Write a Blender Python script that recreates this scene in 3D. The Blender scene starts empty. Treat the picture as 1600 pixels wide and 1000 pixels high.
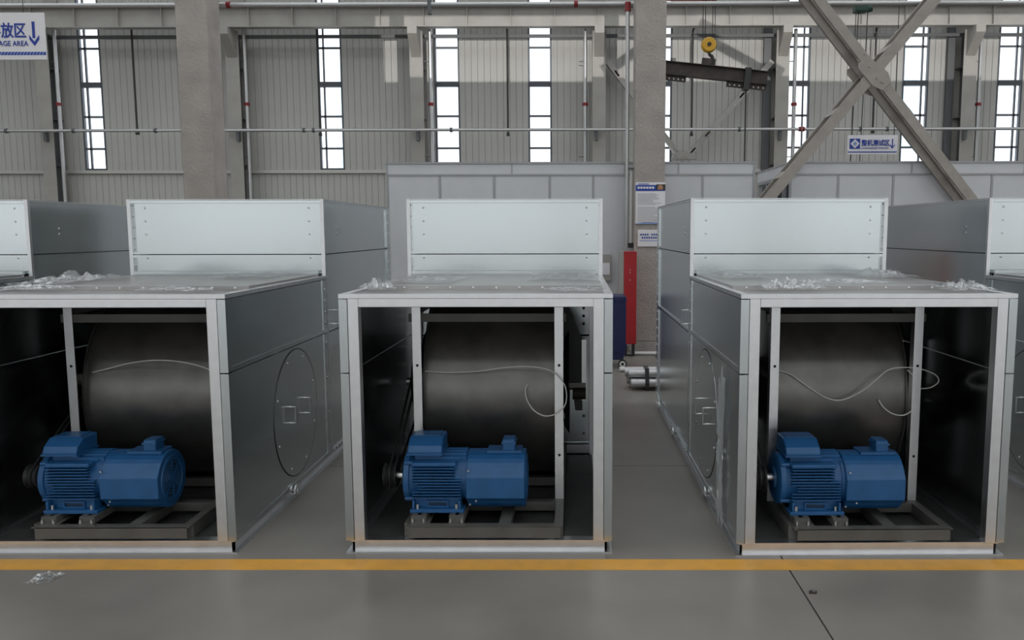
import bpy, math, random
from mathutils import Matrix, Vector
random.seed(7)
SC = bpy.context.scene
COL = SC.collection

# ---------------------------------------------------------------- camera
F, PITCH, YAW, ROLL, CX, CAMD, CAMH = 1272.09, 0.1083, -0.0047, -0.0016, 896.2, 4.8707, 1.9883
def ray(px, py):
    u, v = px - CX, py - 500.0
    c, s = math.cos(-ROLL), math.sin(-ROLL); u, v = c*u - s*v, s*u + c*v
    X, Y, Z = u/F, 1.0, -v/F
    c, s = math.cos(-PITCH), math.sin(-PITCH); Y, Z = c*Y - s*Z, s*Y + c*Z
    c, s = math.cos(-YAW), math.sin(-YAW); X, Y = c*X - s*Y, s*X + c*Y
    return Vector((X, Y, Z))
CAM = Vector((0, -CAMD, CAMH))
def at(px, py, Y):            # world point seen at a pixel, at a known distance plane
    r = ray(px, py); return CAM + r*((Y + CAMD)/r.y)
def atz(px, py, z):
    r = ray(px, py); return CAM + r*((z - CAMH)/r.z)
def atx(px, py, x):
    r = ray(px, py); return CAM + r*(x/r.x)
cam = bpy.data.cameras.new('camera')
camo = bpy.data.objects.new('camera', cam); COL.objects.link(camo)
fw = ray(CX, 500).normalized(); rt = (ray(CX + 100, 500) - ray(CX, 500)).normalized(); up = rt.cross(fw)
camo.matrix_world = Matrix(((rt.x, up.x, -fw.x, CAM.x), (rt.y, up.y, -fw.y, CAM.y), (rt.z, up.z, -fw.z, CAM.z), (0, 0, 0, 1)))
cam.sensor_width = 36; cam.lens = F/1600*36; cam.shift_x = -(CX - 800)/1600
cam.clip_end = 300
SC.camera = camo

# ---------------------------------------------------------------- sky, sun, exposure
w = bpy.data.worlds.new('overcast_sky'); SC.world = w; w.use_nodes = True
wn = w.node_tree.nodes; wl = w.node_tree.links
bg = wn['Background']; bg.inputs[0].default_value = (0.93, 0.97, 1.0, 1); bg.inputs[1].default_value = 1.9
SC.view_settings.view_transform = 'Standard'
SC.view_settings.look = 'None'
SC.view_settings.gamma = 1.0
SC.view_settings.use_curve_mapping = False
SC.view_settings.exposure = 0.15
# low sun coming in over the rear doorways, along +Y and slightly down; it only reaches the upper back wall
SUN_SLOPE = 0.0416
sl = bpy.data.lights.new('low_sun', 'SUN'); sl.energy = 1.3; sl.angle = math.radians(.12); sl.color = (1, .96, .93)
so = bpy.data.objects.new('low_sun', sl); COL.objects.link(so); so.location = (0, -30, 20)
so.rotation_euler = Vector((0, 1, -SUN_SLOPE)).to_track_quat('-Z', 'Y').to_euler()

# ---------------------------------------------------------------- materials
def mat(name, col, rough=.5, metal=0, noise=None, bump=None, spec=None, col2=None, coat=0):
    """noise=(scale, contrast) mottles the colour; bump=(scale, strength, distance)"""
    m = bpy.data.materials.new(name); m.use_nodes = True
    nt = m.node_tree; b = nt.nodes['Principled BSDF']
    b.inputs['Base Color'].default_value = (*col, 1); b.inputs['Roughness'].default_value = rough
    b.inputs['Metallic'].default_value = metal
    if spec is not None: b.inputs['Specular IOR Level'].default_value = spec
    if coat: b.inputs['Coat Weight'].default_value = coat
    tc = None
    if noise or bump:
        tc = nt.nodes.new('ShaderNodeTexCoord')
    if noise:
        n = nt.nodes.new('ShaderNodeTexNoise'); n.inputs['Scale'].default_value = noise[0]
        n.inputs['Detail'].default_value = 6
        nt.links.new(tc.outputs['Object'], n.inputs['Vector'])
        r = nt.nodes.new('ShaderNodeValToRGB'); r.color_ramp.elements[0].position = .3; r.color_ramp.elements[1].position = .7
        k = noise[1]
        c2 = col2 if col2 else tuple(min(1, c*(1 + k)) for c in col)
        r.color_ramp.elements[0].color = (*[c*(1 - k) for c in col], 1); r.color_ramp.elements[1].color = (*c2, 1)
        nt.links.new(n.outputs['Fac'], r.inputs['Fac']); nt.links.new(r.outputs['Color'], b.inputs['Base Color'])
        if len(noise) > 2:
            mr = nt.nodes.new('ShaderNodeMapRange'); mr.inputs['To Min'].default_value = max(.03, rough - noise[2]); mr.inputs['To Max'].default_value = rough + noise[2]
            nt.links.new(n.outputs['Fac'], mr.inputs['Value']); nt.links.new(mr.outputs['Result'], b.inputs['Roughness'])
    if bump:
        n2 = nt.nodes.new('ShaderNodeTexNoise'); n2.inputs['Scale'].default_value = bump[0]; n2.inputs['Detail'].default_value = 4
        nt.links.new(tc.outputs['Object'], n2.inputs['Vector'])
        bp = nt.nodes.new('ShaderNodeBump'); bp.inputs['Strength'].default_value = bump[1]; bp.inputs['Distance'].default_value = bump[2]
        nt.links.new(n2.outputs['Fac'], bp.inputs['Height']); nt.links.new(bp.outputs['Normal'], b.inputs['Normal'])
    return m
def pane_mat(name, tint, gloss=.06, body=0.0):
    m = bpy.data.materials.new(name); m.use_nodes = True; nt = m.node_tree
    nt.nodes.remove(nt.nodes['Principled BSDF']); out = nt.nodes['Material Output']
    t = nt.nodes.new('ShaderNodeBsdfTransparent'); t.inputs[0].default_value = (*tint, 1)
    g = nt.nodes.new('ShaderNodeBsdfGlossy'); g.inputs['Roughness'].default_value = .08
    mx = nt.nodes.new('ShaderNodeMixShader'); mx.inputs[0].default_value = gloss
    nt.links.new(t.outputs[0], mx.inputs[1]); nt.links.new(g.outputs[0], mx.inputs[2])
    last = mx
    if body:
        d = nt.nodes.new('ShaderNodeBsdfDiffuse'); d.inputs[0].default_value = (.9, .92, .93, 1)
        m2 = nt.nodes.new('ShaderNodeMixShader'); m2.inputs[0].default_value = body
        nt.links.new(mx.outputs[0], m2.inputs[1]); nt.links.new(d.outputs[0], m2.inputs[2]); last = m2
    nt.links.new(last.outputs[0], out.inputs['Surface']); return m
M = dict(
    galv=mat('galvanised_sheet', (.575, .61, .62), .20, 1, (3, .03, .03)),
    galv_top=mat('dull_galvanised_roof', (.43, .42, .41), .30, 1, (4, .07, .05)),  # darker, warmer and rougher than the casing sheet
    galv_dark=mat('galvanised_channel', (.50, .52, .53), .42, 1, (6, .08, .05)),
    alu=mat('brushed_aluminium_frame', (.74, .74, .75), .34, 1, (14, .04, .04)),
    screw=mat('zinc_screw', (.75, .75, .74), .3, 1),
    gap=mat('dark_joint_gasket', (.012, .013, .014), .7),
    drum=mat('black_rolled_steel', (.15, .145, .138), .33, .8, (5, .2, .06)),
    black=mat('black_painted_steel', (.022, .022, .022), .45),
    skid=mat('dark_grey_painted_steel', (.095, .092, .084), .5, 0, (8, .15)),
    floorplate=mat('bitumen_floor_plate', (.05, .05, .048), .5, 0, (5, .25)),
    blue=mat('blue_motor_enamel', (.012, .088, .235), .42, 0, (10, .1), (90, .06, .002)),
    blue_dark=mat('blue_motor_grille', (.008, .03, .07), .5),
    rubber=mat('black_rubber', (.012, .012, .012), .6),
    cable=mat('clear_nylon_cable', (.62, .62, .60), .4),
    floor=mat('grey_epoxy_concrete', (.215, .197, .175), .36, 0, (1.1, .2, .09), (60, .03, .002), spec=.45),
    joint=mat('floor_joint_filler', (.02, .02, .02), .7),
    yellow=mat('yellow_floor_paint', (.72, .36, .055), .42, 0, (7, .10, .06)),
    clad=mat('grey_wall_cladding', (.50, .495, .47), .75, 0, (.7, .05), spec=.2),
    girt=mat('wall_girt_flashing', (.55, .54, .51), .45, .3),
    steel=mat('grey_painted_steel', (.36, .345, .32), .55, 0, (2, .07)),
    steel_dark=mat('dark_grey_steel', (.12, .125, .13), .5, .2),
    plaster=mat('rough_fireproof_plaster', (.40, .365, .335), .9, 0, (3, .12), (34, .8, .02)),
    brace=mat('beige_grey_brace_paint', (.34, .31, .28), .6, 0, (5, .1), (40, .2, .004)),
    booth=mat('light_grey_booth_panel', (.60, .61, .635), .42, .1, (3, .03)),
    booth_trim=mat('booth_trim', (.36, .365, .375), .4, .3),
    pipe=mat('galvanised_pipe', (.55, .55, .55), .38, .8),
    pipe_white=mat('white_pipe', (.78, .77, .75), .4, .1),
    red=mat('red_enamel', (.42, .018, .022), .4, 0, (6, .06)),
    red_coupling=mat('red_pipe_coupling', (.22, .012, .015), .45),
    crane_red=mat('orange_red_crane_paint', (.5, .07, .03), .5),
    navy=mat('navy_blue_plastic', (.012, .018, .085), .35),
    white=mat('white_sign_board', (.80, .78, .80), .45),
    ink=mat('blue_sign_ink', (.016, .05, .33), .5),
    ink_light=mat('pale_blue_sign_ink', (.25, .35, .62), .5),
    ink_grey=mat('grey_print', (.42, .41, .42), .6),
    skin=mat('printed_picture_tan', (.42, .22, .12), .6),
    ink_black=mat('printed_picture_dark', (.03, .028, .03), .6),
    hook_yellow=mat('yellow_hook_block', (.72, .40, .02), .4),
    iron=mat('dark_rusty_steel', (.055, .045, .038), .6, .2, (4, .3)),
    wire=mat('dark_wire', (.035, .035, .035), .6),
    green=mat('dark_green_hoist', (.012, .05, .035), .5),
    wframe=mat('window_mullion', (.10, .11, .125), .5, .2),
    glass=pane_mat('window_glass', (.97, .985, 1.0)),
    film=pane_mat('clear_plastic_film', (.95, .955, .96), .20, .07),
    film_white=pane_mat('milky_plastic_film', (.9, .92, .93), .25, .3),
    roof=mat('roof_sheet', (.50, .50, .50), .6),
    facade_glass=mat('facade_glass_band', (.55, .74, .86), .5),
    screen_pale=mat('pale_sun_screen', (.84, .85, .85), .7),
    paving=mat('yard_paving', (.35, .34, .33), .8),
    facade=mat('pale_facade', (.62, .78, .86), .6),
)

# ---------------------------------------------------------------- mesh helpers
class MB:
    def __init__(s): s.v = []; s.f = []
    def add(s, vs, fs):
        o = len(s.v); s.v += [tuple(v) for v in vs]; s.f += [tuple(i + o for i in f) for f in fs]; return s
    def box(s, x0, x1, y0, y1, z0, z1):
        return s.add([(x0,y0,z0),(x1,y0,z0),(x1,y1,z0),(x0,y1,z0),(x0,y0,z1),(x1,y0,z1),(x1,y1,z1),(x0,y1,z1)],
                     [(0,3,2,1),(4,5,6,7),(0,1,5,4),(1,2,6,5),(2,3,7,6),(3,0,4,7)])
    def bar(s, a, b, wx, wy, upv=(0,0,1)):
        """rectangular bar from a to b; wx across, wy along the up vector"""
        a, b = Vector(a), Vector(b); d = (b - a).normalized(); u = Vector(upv)
        r = d.cross(u)
        if r.length < 1e-4: r = d.cross(Vector((1,0,0)))
        r.normalize(); u = r.cross(d)
        vs = [p + r*(i*wx/2) + u*(j*wy/2) for p in (a, b) for i, j in ((-1,-1),(1,-1),(1,1),(-1,1))]
        return s.add(vs, [(0,1,2,3),(7,6,5,4),(0,4,5,1),(1,5,6,2),(2,6,7,3),(3,7,4,0)])
    def tube(s, pts, r, n=8, cap=True):
        pts = [Vector(p) for p in pts]; rings = []
        prev = None
        for i, p in enumerate(pts):
            d = (pts[min(i+1, len(pts)-1)] - pts[max(i-1, 0)]).normalized()
            if prev is None:
                u = d.orthogonal().normalized()
            else:
                u = (prev - d*prev.dot(d))
                u = u.normalized() if u.length > 1e-5 else d.orthogonal().normalized()
            prev = u; v = d.cross(u)
            rr = r[i] if isinstance(r, (list, tuple)) else r
            rings.append([p + (u*math.cos(2*math.pi*k/n) + v*math.sin(2*math.pi*k/n))*rr for k in range(n)])
        vs = [q for ring in rings for q in ring]; fs = []
        for i in range(len(pts) - 1):
            for k in range(n):
                k2 = (k + 1) % n; fs.append((i*n + k, i*n + k2, (i+1)*n + k2, (i+1)*n + k))
        if cap: fs.append(tuple(range(n))[::-1]); fs.append(tuple((len(pts)-1)*n + k for k in range(n)))
        return s.add(vs, fs)
    def lathe_x(s, prof, cy, cz, n=32, a0=0, a1=2*math.pi):
        """profile of (x, r) turned about the X axis through (cy, cz)"""
        full = abs(a1 - a0 - 2*math.pi) < 1e-6; m = n if full else n + 1
        vs = [(x, cy + r*math.cos(a0 + (a1-a0)*k/n), cz + r*math.sin(a0 + (a1-a0)*k/n)) for x, r in prof for k in range(m)]
        fs = []
        for i in range(len(prof) - 1):
            for k in range(n):
                k2 = (k + 1) % m; fs.append((i*m + k, i*m + k2, (i+1)*m + k2, (i+1)*m + k))
        return s.add(vs, fs)
    def prism(s, poly, axis, a, b):
        """2-D polygon extruded along an axis ('x': poly is (y,z); 'y': (x,z); 'z': (x,y))"""
        def P(p, t): return {'x': (t, p[0], p[1]), 'y': (p[0], t, p[1]), 'z': (p[0], p[1], t)}[axis]
        n = len(poly); vs = [P(p, a) for p in poly] + [P(p, b) for p in poly]
        return s.add(vs, [tuple(range(n))[::-1], tuple(range(n, 2*n))] + [(i, (i+1) % n, (i+1) % n + n, i + n) for i in range(n)])
    def sphere(s, c, r, n=8, sx=1, sy=1, sz=1):
        pr = [(math.cos(math.pi*i/n), math.sin(math.pi*i/n)) for i in range(n + 1)]
        vs = [(c[0] + sx*r*q*math.cos(2*math.pi*k/n), c[1] + sy*r*q*math.sin(2*math.pi*k/n), c[2] + sz*r*p) for p, q in pr for k in range(n)]
        fs = [(i*n + k, i*n + (k+1) % n, (i+1)*n + (k+1) % n, (i+1)*n + k) for i in range(n) for k in range(n)]
        return s.add(vs, fs)
    def mesh(s, name, m, smooth=False):
        me = bpy.data.meshes.new(name); me.from_pydata(s.v, [], s.f); me.validate(); 
        import bmesh
        bm = bmesh.new(); bm.from_mesh(me); bmesh.ops.remove_doubles(bm, verts=bm.verts, dist=1e-6)
        bmesh.ops.recalc_face_normals(bm, faces=bm.faces); bm.to_mesh(me); bm.free()
        me.materials.append(M[m])
        if smooth:
            me.polygons.foreach_set('use_smooth', [True]*len(me.polygons))
            if hasattr(me, 'set_sharp_from_angle'): me.set_sharp_from_angle(angle=math.radians(35))
        me.update(); return me
    def build(s, name, m, parent=None, smooth=False, bevel=0):
        o = bpy.data.objects.new(name, s.mesh(name, m, smooth)); COL.objects.link(o)
        if parent is not None: o.parent = parent
        if bevel:
            b = o.modifiers.new('bevel', 'BEVEL'); b.width = bevel; b.segments = 2; b.limit_method = 'ANGLE'
        return o
def share(o, parent, loc=(0,0,0)):        # a further piece with the same mesh
    c = o.copy(); COL.objects.link(c); c.parent = parent; c.location = loc; return c
def tag(o, label=None, cat=None, group=None, kind=None):
    if label: o['label'] = label
    if cat: o['category'] = cat
    if group: o['group'] = group
    if kind: o['kind'] = kind
    return o
def empty(name, loc=(0,0,0), rz=0):
    o = bpy.data.objects.new(name, None); COL.objects.link(o); o.location = loc; o.rotation_euler = (0, 0, rz)
    o.empty_display_size = .1; return o
def copy_tree(o, parent=None):
    c = o.copy(); COL.objects.link(c); c.parent = parent
    for ch in list(o.children): copy_tree(ch, c)
    return c
def text(body, size, m, parent, loc, rot=(math.pi/2, 0, 0), width=None, name='lettering', depth=.0015, align='LEFT', bold=0):
    cu = bpy.data.curves.new(name, 'FONT'); cu.body = body; cu.size = size; cu.extrude = depth; cu.align_x = align
    cu.resolution_u = 3
    o = bpy.data.objects.new(name, cu); COL.objects.link(o)
    bpy.context.view_layer.update()
    dg = bpy.context.evaluated_depsgraph_get()
    me = bpy.data.meshes.new_from_object(o.evaluated_get(dg))
    bpy.data.objects.remove(o)
    xs = [v.co.x for v in me.vertices] or [0, 1]
    if width: 
        k = width/max(1e-6, max(xs) - min(xs)); x0 = min(xs)
        for v in me.vertices: v.co.x = (v.co.x - x0)*k
    if bold:
        import bmesh
        bm = bmesh.new()
        for dx, dz, dd in ((0, 0, 0), (bold, 0, .0006), (bold/2, bold/2, .0012), (bold/2, -bold/2, .0018)):
            m2 = me.copy()
            for v in m2.vertices: v.co.x += dx; v.co.y += dz; v.co.z += dd
            bm.from_mesh(m2); bpy.data.meshes.remove(m2)
        bm.to_mesh(me); bm.free()
    me.materials.clear(); me.materials.append(M[m])
    q = bpy.data.objects.new(name, me); COL.objects.link(q); q.parent = parent; q.location = loc; q.rotation_euler = rot
    return q

# ---------------------------------------------------------------- setting: floor
YW = 24.6                     # inner face of the back wall
YC = 8.35                     # front face of the inner column row
floor = MB().box(-30, 30, -24, YW + .4, -.2, -.012).build('floor', 'joint'); tag(floor, 'grey coated concrete factory floor', kind='structure')
xs = [-28.75 + 6*i for i in range(11)]; ys = [-22.1 + 6*i for i in range(9)]
for i in range(len(xs) - 1):
    for j in range(len(ys) - 1):
        y1 = min(ys[j+1] - .005, YW + .3); x1 = min(xs[i+1] - .005, 30)
        MB().box(xs[i] + .005, x1, ys[j] + .005, y1, -.10, 0).build('floor_slab', 'floor', floor)
ya = atz(200, 874, 0).y; yb = atz(200, 891, 0).y
o = MB().box(-28, 28, yb + .005, ya, 0, .002).build('trim_1', 'yellow'); tag(o, 'yellow painted safety line across the floor in front of the casings', kind='structure')

# ---------------------------------------------------------------- setting: back wall with windows
wall = MB().box(-30, 30, YW + .16, YW + .2, 0, .3).build('wall_back', 'clad'); tag(wall, 'grey ribbed metal cladding wall of the hall', kind='structure')
Z_SILL = at(140, 266, YW).z; Z_LEDGE = at(140, 272, YW).z
WTOP = 12.6
win_px = [(122, 165, 262), (502, 537, 262), (683, 719, 262), (828, 861, 262), (1038, 1049, 262), (1226, 1262, 262), (1411, 1450, 262), (1560, 1592, 262)]
# pixel pairs are read at the height of the lower panes (y about 200)
wins = []
for a, b, _ in [(131, 163, 0), (500, 536, 0), (682, 718, 0), (827, 861, 0), (1036, 1048, 0), (1227, 1262, 0), (1408, 1446, 0), (1555, 1592, 0)]:
    wins.append((at(a, 200, YW).x, at(b, 200, YW).x))
wins[4] = (wins[4][1] - .8, wins[4][1])
PW = .225
cuts = [-21.5]
spans = []
x = -24.0
for a, b in wins:
    spans.append((x, a)); x = b
spans.append((x, 20.0))
proto = {}
def wall_panel(x0, x1, z0, z1):
    k = (round(x1 - x0, 4), round(z1 - z0, 4))
    if k not in proto:
        wd, h = x1 - x0, z1 - z0
        poly = [(.0045, .05), (.0045, .006), (.010, 0), (wd - .010, 0), (wd - .0045, .006), (wd - .0045, .05)]
        proto[k] = MB().prism(poly, 'z', 0, h).build('wall_panel', 'clad', wall); o = proto[k]
    else:
        o = share(proto[k], wall)
    o.location = (x0, YW, z0)
for x0, x1 in spans:
    n = max(1, round((x1 - x0)/PW)); wd = (x1 - x0)/n
    MB().box(x0, x1, YW + .05, YW + .08, Z_SILL, WTOP).build('backing_sheet', 'clad', wall)
    for i in range(n):
        wall_panel(x0 + i*wd, x0 + (i+1)*wd, Z_SILL, WTOP)
x = -24.0
while x < -3.2:
    wall_panel(x, x + PW, .02, Z_LEDGE); x += PW
MB().box(-24, x, YW + .05, YW + .08, 0, Z_LEDGE).build('backing_sheet', 'clad', wall)
MB().box(x, 20, YW, YW + .05, 0, Z_LEDGE).build('lower_cladding', 'clad', wall)
for a, b in ((-30, -24), (20, 30)): MB().box(a, b, YW, YW + .05, 0, WTOP).build('outer_cladding', 'clad', wall)
MB().box(-24, 20, YW - .10, YW + .1, Z_LEDGE + .01, Z_SILL - .01).build('ledge_flashing', 'girt', wall)
MB().box(-30, 30, YW + .02, YW + .12, Z_LEDGE - .05, Z_SILL).build('girt', 'steel_dark', wall)
zt = [at(515, y, YW).z for y in (232, 182, 132, 75, 57)]
for i, (a, b) in enumerate(wins):
    win = MB()
    for xx in (a, b): win.box(xx - .03, xx + .03, YW - .01, YW + .12, Z_SILL, WTOP)
    win.box(a + .03, b - .03, YW - .01, YW + .12, Z_SILL, Z_SILL + .06)
    win.box(a + .03, b - .03, YW - .04, YW + .14, zt[2] - .09, zt[2] + .09)
    for z in (zt[0], zt[1], zt[3]): win.box(a + .03, b - .03, YW, YW + .08, z - .035, z + .035)
    for z in (at(515, 6, YW).z, ): win.box(a + .03, b - .03, YW, YW + .08, z - .05, z + .05)
    mx = a + .2 if a < .5 else b - .2
    if i in (0, 1, 5, 6, 7): win.box(mx - .026, mx + .026, YW, YW + .08, Z_SILL + .06, zt[2] - .09).box(mx - .026, mx + .026, YW, YW + .08, zt[2] + .09, WTOP)
    wo = win.build('window_%d' % (i + 1), 'wframe'); tag(wo, kind='structure')
    zz = [Z_SILL + .06, zt[0], zt[1], zt[2], zt[3], at(515, 6, YW).z, WTOP]
    for j in range(len(zz) - 1):
        MB().box(a + .03, b - .03, YW + .04, YW + .046, zz[j] + .02, zz[j+1] - .02).build('pane', 'glass', wo)
# roof with open skylight strips and the side walls of the hall (all out of frame)
roof = MB().box(-30, 30, YW - .5, YW + .4, WTOP, WTOP + .15).build('ceiling', 'roof'); tag(roof, kind='structure')
for i in range(12):
    y0 = -21 + i*3.9
    MB().box(-30, 30, y0, y0 + 2.2, WTOP + .3, WTOP + .4).build('roof_sheet', 'roof', roof)
# unseen rear wall: open doorways and an upper slot, sized for the light they admit
YR0 = -20.0
z_lo = at(760, 128, YW).z + SUN_SLOPE*(YW - YR0); z_hi = at(760, 25, YW - 1.1).z + SUN_SLOPE*(YW - 1.1 - YR0)
x_lo = at(600, 90, YW).x
rear = MB().box(-30, 30, YR0 - .1, YR0 + .1, 4.6, z_lo).build('wall_rear', 'clad'); tag(rear, kind='structure')
MB().box(-30, 30, YR0 - .1, YR0 + .1, z_hi, WTOP + .4).build('sun_mask_top', 'clad', rear)  # unseen band, added to cut off the top of the sunlit strip
MB().box(-30, x_lo, YR0 - .1, YR0 + .1, z_lo, z_hi).build('sun_mask_left', 'clad', rear)  # unseen infill, added to end the sunlit strip on its left
for i in range(9): MB().box(-30 + i*7.45, -29.6 + i*7.45, YR0 - .2, YR0 + .2, 0, z_lo).build('door_pier', 'steel', rear)
sun_screen = MB().box(-60, 60, -64, -60, 0, 7.2).build('wall_sun_screen', 'screen_pale'); tag(sun_screen, kind='structure')  # unseen block added outside to keep the low sun out of the doorways
MB().box(-60, 60, -60, YR0 - 4, -.25, -.05).build('yard_paving', 'paving', sun_screen)
for pa, pb in (((1085, 50), (1215, 122)), ((1020, 62), (940, 118))):
    A, B = at(*pa, YW), at(*pb, YW); dz = SUN_SLOPE*(YW - YR0)
    MB().bar((A.x, YR0, A.z + dz), (B.x, YR0, B.z + dz), .34, .1, (0, 1, 0)).build('shadow_bar', 'steel', rear)  # unseen bars added to cast diagonal shadows on the back wall
for sgn, nm in ((-1, 'wall_left'), (1, 'wall_right')):
    o = MB().box(sgn*30 - .1, sgn*30 + .1, -20, YW, 0, WTOP).build(nm, 'clad'); tag(o, kind='structure')

for lab, pa, pb in (('pale blue office tower seen through the window right of the left pillar', (516, 92), (540, 300)), ('pale blue office block seen through the window right of the crossed bracing', (1402, 62), (1437, 300))):
    A, B = at(*pa, 90), at(*pb, 90); g = empty('office_building', ((A.x + B.x)/2, 92, 0)); tag(g, lab, 'building', 'buildings outside the windows'); hw = (B.x - A.x)/2
    MB().box(-hw, hw, 0, 8, 0, A.z).build('walls', 'facade', g)
    for k in range(9): MB().box(-hw*.85, hw*.85, -.15, 0, A.z*(k + .25)/9, A.z*(k + .75)/9).build('window_band', 'facade_glass', g)
# ---------------------------------------------------------------- wall columns, crane girder, bracing, pipes
ZG0, ZG1 = at(700, 43, YW - 1.1).z, at(700, 12, YW - 1.1).z
names_col = ['behind the storage sign at the left edge', 'just right of the left plastered pillar', 'above the left end of the grey booth',
             'just left of the right plastered pillar', 'behind the right end of the lifting beam', 'at the far right beside the last tall window']
for i, (pa, pb) in enumerate(((58, 80), (360, 376), (641, 662), (927, 945), (1212, 1232), (1503, 1524))):
    xa, xb = at(pa, 150, YW - .75).x, at(pb, 150, YW - .75).x
    if i == 1: xa = xb - .47
    xc = (xa + xb)/2; hw = .23
    g = empty('wall_column', (xc, YW - .4, 0)); tag(g, 'grey steel wall column ' + names_col[i], 'column', 'steel columns along the back wall')
    MB().box(-hw, hw, -.35, -.32, 0, ZG0).build('front_flange', 'steel', g)
    MB().box(-hw, hw, .32, .35, 0, WTOP).build('rear_flange', 'steel', g)
    MB().box(-.02, .02, -.32, .32, 0, ZG0).build('web', 'steel_dark', g)
    MB().prism([(-.35, ZG0 - .9), (-.35, ZG0), (-1.0, ZG0), (-1.0, ZG0 - .25)], 'x', -.16, .16).build('corbel', 'steel', g)
    if i in (0, 4, 5): MB().box(-hw - .30, -hw - .06, .20, .34, 0, ZG0 + .3).build('side_channel', 'steel_dark', g)
    for z in (2.6, 4.3, 5.9, 7.6): MB().box(-hw + .02, -.02, -.32, .32, z, z + .03).box(.02, hw - .02, -.32, .32, z, z + .03).build('stiffener', 'steel_dark', g)
g = empty('crane_girder', (0, YW - 1.1, ZG0)); tag(g, 'long pale crane girder running along the top of the back wall', 'girder')
HG = ZG1 - ZG0
MB().box(-24, 20, -.02, .02, .03, HG).build('web', 'steel', g)
MB().box(-24, 20, -.16, .16, 0, .03).build('bottom_flange', 'steel', g)
MB().box(-24, 20, -.20, .20, HG, HG + .04).build('top_flange', 'steel', g)
MB().box(-24, 20, -.05, .05, HG + .04, HG + .16).build('rail', 'steel_dark', g)
sp = None
for i in range(29):
    xx = -22.8 + i*1.47
    if sp is None: sp = MB().box(-.01, .01, -.15, -.02, .03, HG).build('stiffener', 'steel', g); sp.location.x = xx
    else: share(sp, g, (xx, 0, 0))
# thin rails under the girder
for nm, py, r, lab in (('upper_wall_rail', 57, .055, 'thin grey rail running below the crane girder'), ):
    z = at(700, py, YW - .3).z
    o = MB().box(-24, 20, YW - .36, YW - .26, z - r, z + r).build(nm, 'steel_dark'); tag(o, lab, 'rail')
zp = at(700, 203, YW - .95).z
g = empty('wall_pipe', (0, YW - .95, zp)); tag(g, 'long thin grey horizontal pipe carried across the wall columns', 'pipe')
MB().tube([(-24, 0, 0), (20, 0, 0)], .055, 10).build('pipe_run', 'pipe', g, True)
for px in (10, 115, 243, 475, 490, 705, 1155, 1344, 1386, 1250, 1255):
    q = MB().tube([(-.04, 0, 0), (.04, 0, 0)], .085, 10).build('coupling', 'red_coupling' if px in (1250, 1255) else 'steel_dark', g, True); q.location.x = at(px, 203, YW - .95).x
for px in (68, 370, 652, 932, 1220, 1510):
    q = MB().box(-.05, .05, .04, .20, -.35, .06).build('bracket', 'steel_dark', g); q.location.x = at(px, 203, YW - .95).x
# down pipes next to the columns
labs = ['beside the storage sign', 'right of the left plastered pillar', 'left of the narrow window above the grey booth',
        'left of the column next to the right plastered pillar', 'crossing the window behind the left brace foot', 'beside the column at the far right']
for i, (p0, p1) in enumerate(((83, 103), (379, 394), (671, 677), (914, 915), (1244, 1236), (1531, 1526))):
    A = at(p0, 45, YW - .6); B = at(p1, 310, YW - .6); xc = A.x + (B.x - A.x)*.4
    g = empty('down_pipe', (xc, YW - .6, 0)); tag(g, 'pale vertical down pipe ' + labs[i], 'pipe', 'vertical pipes on the back wall')
    MB().tube([(0, 0, 0), (0, 0, at(p0, 45, YW - .6).z)], .065, 10).build('pipe_run', 'pipe', g, True)
    MB().tube([(0, 0, -.05), (0, 0, .05)], .1, 10).build('coupling', 'red_coupling', g, True).location.z = at(p0, 163, YW - .6).z
    q = MB().box(-.22, .05, -.02, .02, -.015, .015).build('clamp', 'steel_dark', g); q.location.z = at(p0, 96, YW - .6).z
    q = MB().box(-.22, .05, -.02, .02, -.015, .015).build('clamp', 'steel_dark', g); q.location.z = at(p0, 245, YW - .6).z
# thin dark droppers with a hook arm
dl = ['left of the left plastered pillar', 'in front of the window right of the left pillar', 'between the two windows above the grey booth', 'behind the lifting beam', 'behind the crossed bracing']
for i, (px, pt, pb, sx) in enumerate(((212, 46, 206, -.25), (500, 44, 208, -.1), (795, 46, 208, 0), (1080, 48, 208, .1), (1365, 44, 204, .25))):
    T = at(px - 4 if px < 900 else px + 3, pt, YW - .5); B = at(px, pb, YW - .5); Bx = (T.x + B.x)/2
    g = empty('dropper_rod', (Bx, YW - .5, B.z)); tag(g, 'thin dark hanging rod ' + dl[i], 'rod', 'thin rods hanging on the back wall')
    h = T.z - B.z
    MB().tube([(0, 0, 0), (0, 0, h)], .035, 6).build('rod', 'wire', g)
    MB().tube([(0, 0, h), (sx*1.2, -.3, h + .25)], .035, 6).build('arm', 'wire', g)
    MB().box(-.05, .05, -.05, .05, -.1, 0).build('end_clip', 'wire', g)
# bracing on the wall between two columns
g = empty('wall_bracing', (at(1068, 248, YW - .5).x, YW - .5, at(1068, 248, YW - .5).z)); tag(g, 'slim V shaped steel bracing on the back wall beside the lifting beam', 'bracing')
def loc(px, py, Y): return at(px, py, Y) - Vector(g.location)
for a, b in (((946, 92), (1064, 247)), ((1206, 96), (1072, 247))):
    MB().bar(loc(*a, YW - .5), loc(*b, YW - .5), .19, .2, (0, 1, 0)).build('diagonal', 'steel', g)
    A, B = loc(*a, YW - .5), loc(*b, YW - .5)
    for t in (.15, .35, .55, .75, .92):
        q = MB().box(-.12, .12, -.1, .1, -.03, .03).build('batten', 'steel', g); q.location = A.lerp(B, t); q.rotation_euler = (0, -math.atan2((B - A).z, (B - A).x), 0)
MB().prism([(-.45, -.02), (.45, -.02), (.3, .22), (-.3, .22)], 'y', -.08, .08).build('gusset', 'steel', g)

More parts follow.
